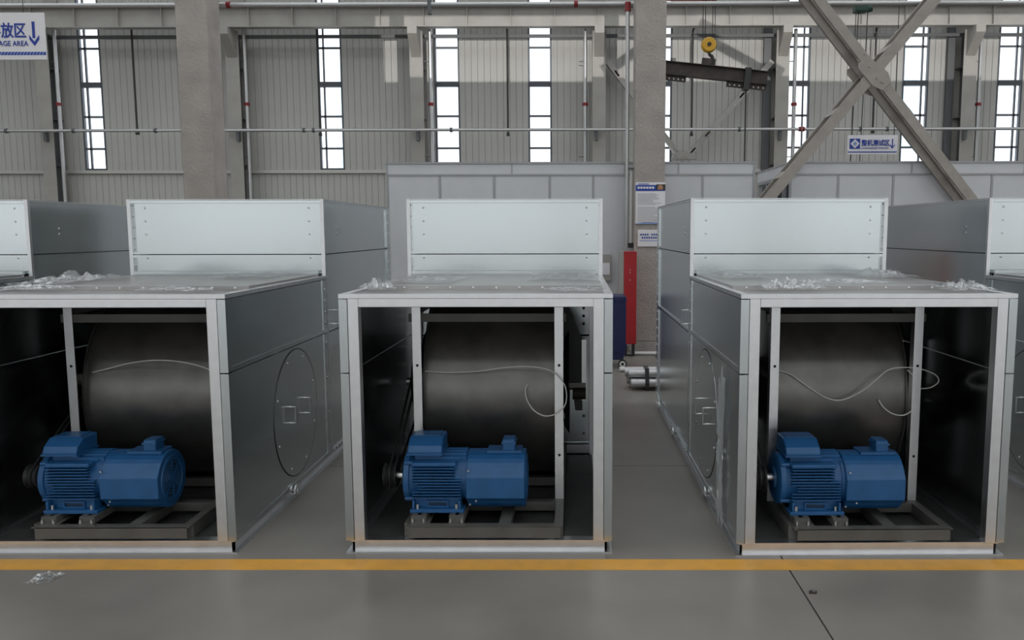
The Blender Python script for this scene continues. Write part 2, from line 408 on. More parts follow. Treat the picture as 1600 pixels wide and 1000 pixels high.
# ---------------------------------------------------------------- grey booths
YB = 8.95
ZB = at(800, 253, YB).z; ZB2 = at(800, 273, YB).z
def booth(label, xa, xb, band_seams, seams, sides):
    g = empty('test_booth', (xa, YB, 0)); tag(g, label, 'booth')
    L = xb - xa
    bs = [0] + [s - xa for s in band_seams] + [L]
    for i in range(len(bs) - 1):
        MB().box(bs[i] + .012, bs[i+1] - .012, .012, .05, ZB2 + .012, ZB - .03).build('top_panel', 'booth', g)
        MB().box(bs[i] - .012, bs[i] + .012, 0, .05, ZB2, ZB - .03).build('trim_strip', 'booth_trim', g)
    ss = [0] + [s - xa for s in seams] + [L]
    for i in range(len(ss) - 1):
        p = MB().box(ss[i] + .02, ss[i+1] - .02, .012, .05, .05, ZB2 - .015).build('wall_panel', 'booth', g)
        MB().box(ss[i] - .018, ss[i] + .018, 0, .05, .05, ZB2 - .015).build('trim_strip', 'booth_trim', g)
        rv = MB()
        for k in range(12):
            for xx in (ss[i] + .08, ss[i+1] - .08): rv.sphere((xx, .012, .3 + k*.2), .008, 6, sy=.5)
        tag(rv.build('rivets', 'screw', p), kind='stuff')
    MB().box(L - .018, L + .018, 0, .05, .05, ZB - .03).build('trim_strip', 'booth_trim', g)
    MB().box(-.02, L + .02, -.01, .06, ZB - .03, ZB).build('top_trim', 'booth_trim', g)
    MB().box(-.02, L + .02, -.008, .055, ZB2 - .015, ZB2 + .012).build('middle_trim', 'booth_trim', g)
    MB().box(-.02, L + .02, -.01, .06, 0, .05).build('bottom_trim', 'booth_trim', g)
    if 'box' in sides:
        MB().box(0, .05, .06, 2.8, 0, ZB).build('side_wall', 'booth', g); MB().box(L - .05, L, .06, 2.8, 0, ZB).build('side_wall', 'booth', g)
        MB().box(0, L, 2.8, 2.85, 0, ZB).build('rear_wall', 'booth', g); 
    if 'frame' in sides:          # open framed left side
        DD = 2.5
        MB().box(0, .05, .06, DD, ZB2, ZB - .03).build('side_top_panel', 'booth', g)
        MB().box(-.01, .06, .06, DD, ZB - .03, ZB).build('side_top_trim', 'booth_trim', g)
        MB().box(-.008, .058, .06, DD, ZB2 - .06, ZB2).build('side_middle_trim', 'booth_trim', g)
        for k in range(4): MB().box(0, .06, DD*k/4 + .5, DD*k/4 + .56, 0, ZB2 - .06).build('side_post', 'booth_trim', g)
        MB().box(0, .05, .06, .10, 0, ZB2).build('side_post', 'booth_trim', g)
        MB().box(.3, L, DD, DD + .05, 0, ZB).build('rear_wall', 'black', g)  # interior shade put into this wall as plain black
    return g
X = lambda px: at(px, 290, YB).x
booth('long light grey panelled booth behind the middle casing', X(605), X(1178), [X(800), X(976), X(1060)], [X(687), X(772), X(859), X(927), X(1098)], 'box')
booth('light grey panelled booth behind the crossed bracing with an open framed side', X(1235), X(1235) + 6.5, [X(1424), X(1600)], [X(1310), X(1396), X(1550), X(1640)], 'frame')
nb = empty('document_holder', at(948, 418, YB - .04)); tag(nb, 'small grey document holder fixed on the booth behind the middle casing', 'holder')
MB().box(-.09, .07, -.02, .03, -.22, .22).build('tray', 'steel', nb); MB().box(-.07, .05, -.03, -.02, -.12, .08).build('sheet', 'white', nb)

# ---------------------------------------------------------------- plastered pillars, near bracing
for lab, xa, xb in (('thick rough plastered pillar at the left behind the casings', -6.33, -5.83), ('rough plastered pillar carrying two notices', .92, 1.405)):
    g = empty('pillar', ((xa + xb)/2, YC + .25, 0)); tag(g, lab, 'pillar', 'plastered pillars'); hw = (xb - xa)/2
    sh = MB(); nseg = 46
    for i in range(nseg): pass
    sh.box(-hw, hw, -.25, .25, .19, 13).build('shaft', 'plaster', g, bevel=.02)
    MB().box(-hw - .03, hw + .06, -.30, .31, 0, .19).build('plinth', 'plaster', g)
g = empty('cross_bracing', at(1366, 116, YC + .05)); tag(g, 'large crossed steel bracing bolted at a centre plate, right of the pillar', 'bracing')
def lc(px, py, Y=YC + .05): return at(px, py, Y) - Vector(g.location)
SEP = .5
def arm(a, b, wd):
    A, B = lc(*a), lc(*b); d = (B - A).normalized(); A = A - d*1.6; B = B + d*.9
    n = Vector((-d.z, 0, d.x)); n = n if n.z > 0 else -n
    for yo in (0, SEP):
        off = Vector((0, yo, 0))
        s = 1 if yo == 0 else -1
        m = MB().bar(A + off, B + off, .014, wd, n)             # web facing the camera
        for e in (-1, 1): m.bar(A + off + n*e*(wd/2 - .006) + Vector((0, s*.03, 0)), B + off + n*e*(wd/2 - .006) + Vector((0, s*.03, 0)), .06, .012, n)
        m.build('channel', 'brace', g)
    Lm = (B - A).length; k = int(Lm/1.15)
    for i in range(1, k):
        c = A + d*(Lm*i/k)
        for e in (1,):
            MB().bar(c - d*.07 + n*e*wd/2 + Vector((0, SEP/2, 0)), c + d*.07 + n*e*wd/2 + Vector((0, SEP/2, 0)), SEP, .012, n).build('batten', 'brace', g)
arm((1281, 0), (1517, 308), .15)
arm((1461, 0), (1205, 307), .16)
dA = (lc(1517, 308) - lc(1281, 0)).normalized(); dB = (lc(1205, 307) - lc(1461, 0)).normalized()
for yo in (-.02, SEP):
    c = Vector((0, yo, 0)); pts = []
    a = dA*.36; nA = Vector((-dA.z, 0, dA.x))*.15
    poly = [(lc(*q_).x, lc(*q_).z) for q_ in ((1340, 99), (1357, 89), (1387, 114), (1391, 128), (1379, 142), (1363, 135), (1340, 107))]
    MB().prism(poly, 'y', yo - .01, yo + .01).build('gusset_plate', 'brace', g)
for px, py in ((1340, 96), (1358, 105), (1376, 128), (1379, 130), (1350, 85), (1368, 122)):
    q = MB().tube([(0, -.035, 0), (0, -.01, 0)], .014, 8).build('bolt', 'brace', g); q.location = Vector((lc(px, py).x, -.012, lc(px, py).z))

# ---------------------------------------------------------------- fire pipes, cabinet, bin, pipes on the floor
YP = YC + .62
zf = at(600, 7, YP).z
g = empty('fire_pipe', (0, YP, zf)); tag(g, 'long pale fire pipe running across the very top behind the pillars', 'pipe')
MB().tube([(-14, 0, 0), (14, 0, 0)], .034, 12).build('pipe_run', 'pipe', g, True)
for px in (357, 900): MB().tube([(-.03, 0, 0), (.03, 0, 0)], .055, 12).build('coupling', 'red_coupling', g, True).location.x = at(px, 5, YP).x
q = MB().box(-.03, .03, -.04, .04, -.16, .3).build('hanger', 'steel_dark', g); q.location.x = at(671, 5, YP).x
xr = at(980, 200, YC + .2).x
g = empty('riser_pipe', (xr, YC + .2, 0)); tag(g, 'pale vertical fire riser pipe left of the pillar with notices', 'pipe')
MB().tube([(0, 0, 1.75), (0, 0, at(980, 12, YC + .2).z)], .033, 12).build('pipe_run', 'pipe', g, True)
MB().tube([(0, 0, 0), (0, 0, .14)], .05, 12).build('coupling', 'red_coupling', g, True).location.z = at(980, 18, YC + .2).z
MB().tube([(.07, .02, 1.75), (.07, .02, 3.0)], .022, 8).build('conduit', 'pipe_white', g, True)
MB().box(.0, .11, -.03, .03, 0, .03).build('clamp', 'steel_dark', g).location.z = at(985, 265, YC + .2).z
MB().box(.02, .12, -.05, .05, 1.72, 1.8).build('junction', 'black', g)
YF = YC - .36
P0, P1 = at(968, 393, YF), at(994, 538, YF)
g = empty('fire_cabinet', (P0.x, YF, 0)); tag(g, 'tall narrow red fire cabinet standing beside the pillar', 'cabinet')
wdt = P1.x - P0.x
MB().box(.0, .07, .01, .28, P1.z, P0.z).build('grey_side', 'steel', g)
MB().box(.07, wdt, 0, .28, P1.z, P0.z).build('door', 'red', g, bevel=.008)
MB().box(.07, wdt, -.004, .0, P0.z - .02, P0.z - .01).build('door_line', 'red_coupling', g)
for z in (.32, .37, .5): MB().tube([(wdt*.62, -.01, 0), (wdt*.62, .0, 0)], .009, 8).build('knob', 'screw', g).location.z = P0.z - z*.9
for xx in (.09, wdt - .06): MB().box(xx, xx + .04, .05, .2, 0, P1.z).build('leg', 'black', g)
B0, B1 = at(935, 463, 6.9), at(978, 556, 6.9)
g = empty('tool_cart', (B0.x, 6.9, 0)); tag(g, 'navy blue wheeled cart half hidden behind the middle casing', 'cart')
wb = B1.x - B0.x
MB().prism([(.02, .12), (wb - .04, .12), (wb, .3), (wb, B0.z), (0, B0.z)], 'y', 0, .5).build('body', 'navy', g, bevel=.012)
MB().box(-.01, wb + .01, -.012, .51, B0.z - .07, B0.z - .04).build('rim', 'navy', g)
MB().bar((.03, -.01, .30), (wb - .01, -.01, .22), .02, .02).build('rib', 'navy', g)
for xx in (.08, wb - .05):
    q = MB().lathe_x([(-.02, .0), (-.02, .062), (.02, .062), (.02, 0)], 0, .062, 16).build('wheel', 'rubber', g, True); q.location = (xx, .0, 0); q.rotation_euler = (0, 0, math.pi/2)
    h = MB().lathe_x([(-.024, .022), (-.024, .045), (.024, .045), (.024, .022)], 0, .062, 16).build('wheel_hub', 'pipe_white', q, True)
    MB().box(xx - .015, xx + .015, -.01, .03, .09, .14).build('wheel_bracket', 'black', g)
c = atz(1003, 552, .03); o = MB().tube([(-.1, 0, 0), (1.9, 0, 0)], .03, 12).build('floor_pipe', 'pipe_white', None, True); o.location = (at(980, 552, c.y).x, c.y, .03); tag(o, 'thin pale pipe lying on the floor in front of the pillar foot', 'pipe')
c = atz(1000, 577, .035); o = MB().tube([(0, 0, 0), (1.5, 0, 0)], .035, 12).build('white_tube', 'pipe_white', None, True); o.location = (at(968, 577, c.y).x, c.y, .035); tag(o, 'white tube lying on the floor behind the strapped silver pipes', 'pipe')
c = atz(1000, 611, .0); x0 = at(984, 600, c.y).x
for k, (dy, dz, dx) in enumerate(((.06, .09, .02), (.18, .09, .01), (.30, .09, -.02), (.12, .20, -.01), (.24, .20, -.05), (.18, .31, -.02))):
    if k > 4: break
    o = empty('silver_pipe', (x0 + dx, c.y + dy, dz)); MB().tube([(0, 0, 0), (1.3, 0, 0)], .058, 14, False).build('tube', 'pipe', o, True); MB().tube([(.004, 0, 0), (.012, 0, 0)], .05, 14).build('bore', 'black', o)
    tag(o, 'silver pipe at the ' + ['lower front', 'lower middle', 'lower rear', 'upper front', 'upper rear'][k] + ' of the strapped bundle on the floor', 'pipe', 'strapped silver pipes')
o = MB().box(.2, 1.2, .03, .33, 0, .032).build('wooden_batten', 'iron'); o.location = (x0, c.y, 0); tag(o, 'dark batten under the bundle of strapped silver pipes', 'batten')
st = MB()
loop = [(-.004, .03), (-.004, .10), (.055, .27), (.30, .27), (.365, .10), (.365, .03)]
for i in range(len(loop) - 1):
    st.bar((0, loop[i][0], loop[i][1]), (0, loop[i+1][0], loop[i+1][1]), .05, .006, (1, 0, 0)) if False else st.bar((0, loop[i][0], loop[i][1]), (0, loop[i+1][0], loop[i+1][1]), .008, .05, (1, 0, 0))
o = st.build('strap', 'wire'); o.location = (x0 + .22, c.y, 0); tag(o, 'dark strap tied around the bundle of silver pipes', 'strap')

# ---------------------------------------------------------------- signs and notices
YS = 6.0
def sign(name, label, p0, p1, Y, parts):
    A, B = at(*p0, Y), at(*p1, Y); g = empty(name, (A.x, Y, B.z)); tag(g, label, 'sign'); W, H = B.x - A.x, A.z - B.z
    MB().box(0, W, 0, .02, 0, H).build('board', 'white', g); parts(g, W, H); return g
def s1(g, W, H):
    k = W/180.0     # board is 180 px wide in the photograph, 73 of them in view
    yy = -.003
    text('存放区', 25*k, 'ink', g, (W - 91*k, yy, H - 37*k), width=60*k, bold=1.1*k)
    text('STORAGE AREA', 11.5*k, 'ink', g, (W - 101*k, yy, H - 52*k), width=73*k, bold=.35*k)
    MB().box(-.028/2*0 - 2.2*k, 2.2*k, -.004, 0, 0, 26*k).build('arrow_shaft', 'ink', g).location = (W - 18*k, 0, H - 40*k)
    MB().prism([(-8*k, 10*k), (0, 0), (8*k, 10*k), (8*k, 17*k), (0, 6.5*k), (-8*k, 17*k)], 'y', -.004, 0).build('arrow_head', 'ink', g).location = (W - 17.5*k, 0, H - 52*k)
    MB().box(0, W - .5*k, -.002, 0, 7*k, 12*k).build('stripe_band', 'ink', g)
    n = 34
    for i in range(n):
        x0 = W - 4*k - i*5.2*k
        if x0 < 5*k: break
        MB().prism([(x0 - 3.3*k, 7.3*k), (x0 - 1.6*k, 7.3*k), (x0 + 1.6*k, 11.7*k), (x0 - .1*k, 11.7*k)], 'y', -.004, -.002).build('stripe', 'ink_light', g)
    for xx in (W - 33*k, 33*k): MB().tube([(xx, .01, H), (xx, .01, H + 3)], .004, 6).build('hanging_wire', 'wire', g)
sign('hanging_sign', 'white hanging sign with blue lettering and arrow at the upper left', (-107, 20), (73, 93), YS, s1)
def s2(g, W, H):
    k = W/77.0; yy = -.006
    MB().box(3*k, 19*k, -.006, 0, H - 21*k, H - 5.5*k).build('emblem_square', 'ink', g)
    c = (11*k, H - 13.2*k)
    MB().prism([(c[0] - 7*k, c[1]), (c[0], c[1] - 7*k), (c[0] + 7*k, c[1]), (c[0], c[1] + 7*k)], 'y', -.012, -.006).build('emblem_diamond', 'white', g)
    MB().prism([(c[0] - 3.6*k, c[1]), (c[0], c[1] - 3.6*k), (c[0] + 3.6*k, c[1]), (c[0], c[1] + 3.6*k)], 'y', -.016, -.012).build('emblem_mark', 'ink_light', g)
    text('整机测试区', 10*k, 'ink', g, (21*k, yy, H - 15.6*k), width=43*k, bold=.55*k)
    text('COMPLETE EQUIPMENT TESTING AREA', 3.4*k, 'ink', g, (21*k, yy, H - 21*k), width=42*k)
    MB().box(68*k, 69.6*k, yy, 0, H - 18*k, H - 6*k).build('arrow_shaft', 'ink', g)
    MB().prism([(65*k, H - 16*k), (68.8*k, H - 21*k), (72.6*k, H - 16*k), (72.6*k, H - 14*k), (68.8*k, H - 18.5*k), (65*k, H - 14*k)], 'y', yy, 0).build('arrow_head', 'ink', g)
    MB().box(.5*k, W - 1*k, yy, 0, 2.6*k, 4.2*k).build('blue_rule', 'ink', g)
    for xx in (6*k, W - 6*k): MB().tube([(xx, .01, H), (xx, .01, H + 6)], .008, 6).build('hanging_wire', 'wire', g)
sign('hanging_sign', 'small white hanging sign with blue diamond emblem, seen under the crossed bracing', (1325, 211), (1402, 241), 13.0, s2)
def s3(g, W, H):
    k = W/45.0
    MB().box(0, W, -.004, 0, H - 13*k, H - 4*k).build('header_band', 'ink', g)
    MB().box(31*k, W, -.006, -.004, H - 11.5*k, H - 3*k).build('picture_dark', 'ink_black', g)
    MB().prism([(33*k, H - 11*k), (41*k, H - 11*k), (41.5*k, H - 6*k), (38*k, H - 3.5*k), (34*k, H - 4.5*k)], 'y', -.008, -.006).build('picture_tan', 'skin', g)
    for i in range(6): MB().box(2.5*k + i*4.4*k, 5.9*k + i*4.4*k, -.006, -.004, H - 9.5*k, H - 6.5*k).build('header_mark', 'white', g)
    MB().box(3*k, 20*k, -.004, 0, H - 3.2*k, H - 2*k).build('title_line', 'ink', g)
    random.seed(3)
    for i in range(22):
        z = H - 17*k - i*2.05*k
        if i == 9: continue
        MB().box(2.5*k, (26 + random.random()*15)*k, -.003, 0, z - .4*k, z + .4*k).build('print_line', 'ink_grey', g)
    MB().prism([(0, 0), (W, 0), (W, 1.5*k), (14*k, 3*k), (4*k, 1.2*k), (0, 1.2*k)], 'y', -.003, 0).build('footer_band', 'ink_light', g)
sign('notice_poster', 'tall white notice poster with blue header on the pillar', (993.5, 285), (1039, 350), YC - .03, s3)
def s4(g, W, H):
    k = W/45.0; random.seed(5)
    for x0, n, z in ((4, 9, 17.5), (6.5, 8, 12.5)):
        for i in range(n):
            if z > 15 and i == 4: continue
            xx = x0 + i*3.6
            MB().box(xx*k, (xx + 2.4)*k, -.004, 0, z*k, (z + 2.8)*k).build('print_mark', 'ink', g)
    MB().box(3*k, 40*k, -.003, 0, 8.6*k, 9.8*k).build('print_line', 'ink_light', g)
sign('notice_board', 'small white notice with blue print under the poster on the pillar', (996.5, 359), (1040, 385), YC - .03, s4)

# ---------------------------------------------------------------- crane hook, lifting beam, hoist
YH = 16.0
A = at(1008, 103, YH); B = at(1199, 123, YH)
g = empty('lifting_beam', (A.x, YH, A.z)); tag(g, 'dark rusty steel lifting beam hanging tilted from the crane hook', 'beam')
Lb = (B - A).length; ang = math.atan2(B.z - A.z, B.x - A.x); g.rotation_euler = (0, -ang, 0)
MB().box(0, Lb, -.01, .01, -.15, .15).build('web', 'iron', g)
for z in (-.16, .15): MB().box(0, Lb, -.10, .10, z, z + .02).build('flange', 'iron', g)
for xa, xb in ((.1, 1.05), (Lb - 1.0, Lb)):
    MB().box(xa, xb, -.012, .012, -.30, -.16).build('hole_plate', 'iron', g)
    for i in range(8):
        q = MB().tube([(0, -.016, 0), (0, .016, 0)], .022, 8).build('hole', 'girt', g); q.location = (xa + .08 + i*(xb - xa - .16)/7, 0, -.24)
xh = at(1106, 104, YH).x - A.x
MB().box(xh - .17, xh + .17, -.03, .03, .16, .34).build('lug', 'iron', g)
xs_ = Lb - .5
MB().box(xs_ - .09, xs_ + .06, -.13, .13, -.34, .2).build('strap', 'black', g)
q = MB().tube([(0, 0, 0), (0, 0, -2.6)], .02, 6).build('tag_line', 'wire', g); q.location = (xs_, 0, -.3); q.rotation_euler = (0, ang, 0)
hz = at(1107, 95, YH); g = empty('crane_hook', (at(1107, 95, YH).x, YH, hz.z)); tag(g, 'yellow crane hook block holding the lifting beam', 'hook')
hk = [(.0, 0, .22)] + [(.11*math.cos(t), 0, .02 + .13*math.sin(t)*1.0) for t in [math.radians(d) for d in range(75, -200, -25)]]
MB().tube(hk, [.035, .04] + [.045]*4 + [.04]*3 + [.035, .03, .02][:len(hk)-9], 8).build('hook', 'black', g, True)
rb = .13
MB().lathe_x([(-.10, 0), (-.10, .16), (-.04, .19), (.04, .19), (.10, .16), (.10, 0)], 0, .38, 20).build('sheave_block', 'hook_yellow', g, True).rotation_euler = (0, 0, math.pi/2)
MB().tube([(0, -.13, .38), (0, .13, .38)], .05, 10).build('axle', 'iron', g)
for dx in (-.15, -.09, .09, .15): MB().tube([(dx, 0, .42), (dx, 0, at(1080, 2.5, 16.25).z - hz.z - .002)], .009, 6).build('wire_rope', 'wire', g)
bz = at(1080, 2.5, 16.25).z
g = empty('crane_trolley', (at(1086, 3, 15.0).x, 15.6, bz)); tag(g, 'orange red crane trolley peeking in at the top beside the pillar', 'crane')
MB().box(-.72, .70, -.6, .6, 0, .7).build('frame', 'crane_red', g); 
for xx in (-.15, .15): MB().lathe_x([(-.06, 0), (-.06, .16), (.06, .16), (.06, 0)], 0, .3, 16).build('drum', 'iron', g).location = (xx, 0, .6)
g = empty('chain_hoist', at(1343, 14, 13.5)); tag(g, 'dark green chain hoist at the top behind the crossed bracing', 'hoist')
MB().box(-.12, .16, -.12, .12, -.08, .10).build('body', 'green', g, bevel=.03); MB().tube([(.16, 0, .0), (.26, 0, .02)], .08, 10).build('motor_end', 'green', g)
MB().box(-.05, .05, -.03, .03, .1, 1.2).build('hanger', 'steel_dark', g)
for xx in (-.02, .18): MB().tube([(xx, 0, -.08), (xx - .06, 0, -3.3)], .010, 6).build('chain', 'wire', g)

# ---------------------------------------------------------------- fan casings
W, HF, D1, HT, D2 = 1.65, 1.616, 2.03, 2.256, 2.51
DT = D1 + D2
T = .05
def make_casing():
    g = empty('fan_casing')
    # base frame of C channels, flanges outwards
    b = MB()
    def chan(x0, y0, x1, y1, nx, ny):
        # rectangle x0..x1,y0..y1 is the flange strip; web stands 3 cm in from the outer edge
        b.box(x0, x1, y0, y1, 0, .010); b.box(x0 if not nx else x0, x1, y0, y1, .068, .078)
    b.box(0, W, 0, .09, 0, .010).box(.025, W - .025, .02, .09, .068, .078).box(.03, W - .03, .035, .05, .010, .068)
    b.box(0, W, DT - .09, DT, 0, .010).box(.0, W, DT - .09, DT, .068, .078).box(.03, W - .03, DT - .05, DT - .035, .010, .068)
    for s in (0, 1):
        X0 = lambda a, c: (a, c) if s == 0 else (W - c, W - a)
        x0, x1 = X0(0, .09); b.box(x0, x1, .09, DT - .09, 0, .010); x0, x1 = X0(.01, .09); b.box(x0, x1, .09, DT - .09, .068, .078)
        x0, x1 = X0(.03, .045); b.box(x0, x1, .035, DT - .035, .010, .068)
    bf = b.build('base_frame', 'alu', g)
    for y in (1.07, 2.9, 4.1):
        for s in (0, 1):
            xx = -.035 if s == 0 else W + .035
            l = MB(); n = 10; ro, ri = .042, .02; xa, xb = xx - .006 + (.02 if s == 0 else -.02), xx + .006 + (.02 if s == 0 else -.02)
            out = [(ro*math.cos(2*math.pi*k/8 + math.pi/8)*1.05, ro*math.sin(2*math.pi*k/8 + math.pi/8)*1.05) for k in range(8)]
            inn = [(ri*math.cos(2*math.pi*k/8 + math.pi/8), ri*math.sin(2*math.pi*k/8 + math.pi/8)) for k in range(8)]
            vs = [(x_, p[0], p[1]) for x_ in (xa, xb) for p in out] + [(x_, p[0], p[1]) for x_ in (xa, xb) for p in inn]
            fs = []
            for k in range(8):
                k2 = (k + 1) % 8
                fs += [(k, k2, k2 + 8, k + 8), (16 + k, 24 + k, 24 + k2, 16 + k2), (k, 16 + k, 16 + k2, k2), (8 + k, 8 + k2, 24 + k2, 24 + k)]
            l.add(vs, fs); l.box(min(xx, W/2 if 0 else xx), xx + .001, -.02, .02, -.03, .0)
            q = l.build('lifting_lug', 'screw', bf); q.location = (0, y, .062)
            MB().box(*( (xb, .032) if s == 0 else (W - .032, xa)), -.018, .018, -.03, -.016).build('lug_bracket', 'galv_dark', bf).location = (0, y, .062)
    MB().box(.09, W - .09, .09, D1 - .06, .070, .0765).build('floor_plate', 'floorplate', g)
    MB().box(.06, W - .06, D1 + .06, DT - .06, .070, .0765).build('floor_plate', 'floorplate', g)
    # posts and header of the front opening
    for x0 in (.053, W - .117):
        MB().box(x0, x0 + .064, .0, .07, .078, 1.588).build('post', 'alu', g, bevel=.003)
    MB().box(.117, W - .117, .0, .07, 1.537, 1.588).build('header_rail', 'alu', g, bevel=.003)
    for x0 in (.062, W - .112): MB().box(x0, x0 + .05, D1 - .06, D1 - .01, .078, 1.58).build('inner_post', 'alu', g)
    # side panels of the front section (upper and lower), with rear edge strip
    ZJ = 1.135
    for s in (0, 1):
        xo = (lambda a, c: (a, c)) if s == 0 else (lambda a, c: (W - c, W - a))
        sg = -1 if s == 0 else 1; xf = 0 if s == 0 else W
        for z0, z1 in ((.082, ZJ - .004), (ZJ + .004, 1.584)):
            p = MB().box(*xo(.006, .05), .0, D1 - .005, z0, z1)
            # rim standing 6 mm proud
            p.box(*xo(.0, .006), 0, .045, z0, z1).box(*xo(0, .006), D1 - .10, D1 - .005, z0, z1).box(*xo(0, .006), .045, D1 - .10, z0, z0 + .03)
            pn = p.build('side_panel', 'galv', g)
            rv = MB()
            for k in range(4):
                z = z0 + .08 + k*(z1 - z0 - .16)/3
                rv.sphere((xf, D1 - .05, z), .011, 8, sx=.5)
            tag(rv.build('rivets', 'screw', pn), kind='stuff')
            if z0 < .5:
                xq0, xq1 = xo(.0025, .006)
                h = MB(); n = 64; cy, cz, R = 1.2, .63, .48
                h.lathe_x([(xq0, 0), (xq0, R - .004), (xq1, R - .004)] if s == 0 else [(xq1, 0), (xq1, R - .004), (xq0, R - .004)], cy, cz, n)
                hc = h.build('hatch_cover', 'galv', pn)
                ring = MB().lathe_x([(xo(.0032, .006)[0 if s == 0 else 1], R - .004), (xo(.0032, .006)[0 if s == 0 else 1], R + .003)], cy, cz, n)
                ring.build('hatch_gap', 'gap', pn)
                for hy in (1.03, 1.37):
                    hx = .002 if s == 0 else W - .002
                    MB().tube([(hx, hy, .585), (hx + sg*.045, hy, .585), (hx + sg*.045, hy, .705), (hx, hy, .705)], .0065, 8).build('handle', 'screw', pn)
                rv = MB()
                for k in range(8):
                    a = math.pi/8 + k*math.pi/4
                    rv.sphere((xf + (.002 if s == 0 else -.002), cy + (R - .05)*math.cos(a), cz + (R - .05)*math.sin(a)), .010, 8, sx=.6)
                tag(rv.build('screws', 'screw', pn), kind='stuff')
    # roof of the front section: rim and two pans with a riveted step
    MB().box(0, W, 0, .05, 1.590, HF).box(0, .05, .05, D1, 1.590, HF).box(W - .05, W, .05, D1, 1.590, HF).build('roof_rim', 'alu', g)
    MB().box(.05, W - .05, .05, .50, 1.588, 1.606).build('roof_panel', 'galv_top', g)
    r2 = MB().box(.05, W - .05, .50, D1 - .03, 1.588, 1.633).build('roof_panel', 'galv_top', g)
    MB().box(.04, W - .04, .496, .53, 1.633, 1.638).build('roof_seam', 'galv_dark', g)
    rv = MB()
    for k in range(10): rv.sphere((.14 + k*(W - .28)/9, .500, 1.62), .010, 8, sy=.6)
    tag(rv.build('rivets', 'screw', r2), kind='stuff')
    MB().box(.05, W - .05, D1 - .05, D1 - .005, 1.634, 1.66).build('roof_angle', 'galv', g)
    # tall rear section: corner posts
    ZJ2 = 1.80
    for x0 in (0, W - .03):
        for y0 in (D1, DT - .03): MB().box(x0, x0 + .03, y0, y0 + .03, .08, HT).build('corner_post', 'alu', g)
    def pan(x0, x1, z0, z1, y, rec, name='front_panel', rimw=.022):
        """panel facing the front, recessed by rec within a folded rim"""
        p = MB().box(x0, x1, y + rec, y + rec + .02, z0, z1)
        p.box(x0, x1, y, y + rec, z1 - rimw, z1).box(x0, x1, y, y + rec, z0, z0 + rimw*.6)
        return p.build(name, 'galv', g)
    for z0, z1, zs in ((ZJ2 + .004, HT - .004, (2.19, 2.08, 1.97)), (1.64, ZJ2 - .004, (1.77,))):
        pn = pan(.03, W - .03, z0, z1, D1, .035)
        rv = MB()
        for z in zs:
            for x_ in (.135, W - .135): rv.sphere((x_, D1 + .035, z), .010, 8, sy=.5)
        for k in range(5 if z0 > 1.7 else 2):
            z = z0 + .04 + k*(z1 - z0 - .08)/4
            for x_ in (.0295, W - .0295): rv.sphere((x_ + (.002 if x_ < 1 else -.002), D1 + .018, z), .006, 6)
        tag(rv.build('rivets', 'screw', pn), kind='stuff')
    # partition behind the fan (front face of the tall section, inside)
    for z0, z1 in ((.16, 1.10), (1.115, 1.63)):
        pn = pan(.05, W - .05, z0, z1, D1, .012, 'partition_panel', .02)
        rv = MB()
        for k in range(6):
            for x_ in (.16, W - .16): rv.sphere((x_, D1 + .012, z0 + .09 + k*(z1 - z0 - .18)/5), .013, 8, sy=.6)
        tag(rv.build('rivets', 'screw', pn), kind='stuff')
    MB().box(.05, W - .05, D1 - .01, D1 + .03, .078, .155).build('partition_sill', 'alu', g)
    # side panels of the tall section, three rows
    for s in (0, 1):
        xo = (lambda a, c: (a, c)) if s == 0 else (lambda a, c: (W - c, W - a))
        xf = 0 if s == 0 else W; sg = -1 if s == 0 else 1
        for z0, z1 in ((.082, ZJ - .004), (ZJ + .004, ZJ2 - .004), (ZJ2 + .004, HT - .004)):
            p = MB().box(*xo(.014, .045), D1 + .03, DT - .03, z0, z1)
            p.box(*xo(.0, .014), DT - .16, DT - .03, z0, z1).box(*xo(.0, .014), D1 + .03, DT - .16, z1 - .012, z1).box(*xo(0, .014), D1 + .03, DT - .16, z0, z0 + .018)
            pn = p.build('tall_side_panel', 'galv', g)
            rv = MB(); n = max(4, int((z1 - z0)/.09))
            for k in range(n):
                z = z0 + .05 + k*(z1 - z0 - .1)/(n - 1)
                for y_ in (DT - .06, DT - .13): rv.sphere((xf, y_, z), .009, 6, sx=.6)
            if z0 > 1.7:
                for z in (2.02, 1.97): rv.sphere((xf - sg*.014, D1 + .42, z), .011, 6, sx=.6)
            if z0 < .2:
                for k in range(26): rv.sphere((xf, D1 + .1 + k*.085, z0 + .012), .008, 6, sx=.6)
            tag(rv.build('rivets', 'screw', pn), kind='stuff')
            if .2 < z0 < 1.7:
                hx = xf - sg*.014; hy = D1 + .22
                MB().tube([(hx, hy, ZJ + .05), (hx + sg*.05, hy, ZJ + .05), (hx + sg*.05, hy, ZJ + .17), (hx, hy, ZJ + .17)], .007, 8).build('handle', 'screw', pn)
    MB().box(.03, W - .03, D1 + .055, DT - .03, HT - .03, HT - .004).build('top_panel', 'galv', g)
    MB().box(0, W, D1, D1 + .03, HT, HT + .006).box(0, .03, D1 + .03, DT, HT, HT + .006).box(W - .03, W, D1 + .03, DT, HT, HT + .006).build('top_rim', 'alu', g)
    MB().box(.03, W - .03, DT - .03, DT - .005, .082, HT - .004).build('rear_panel', 'galv', g)
    return g

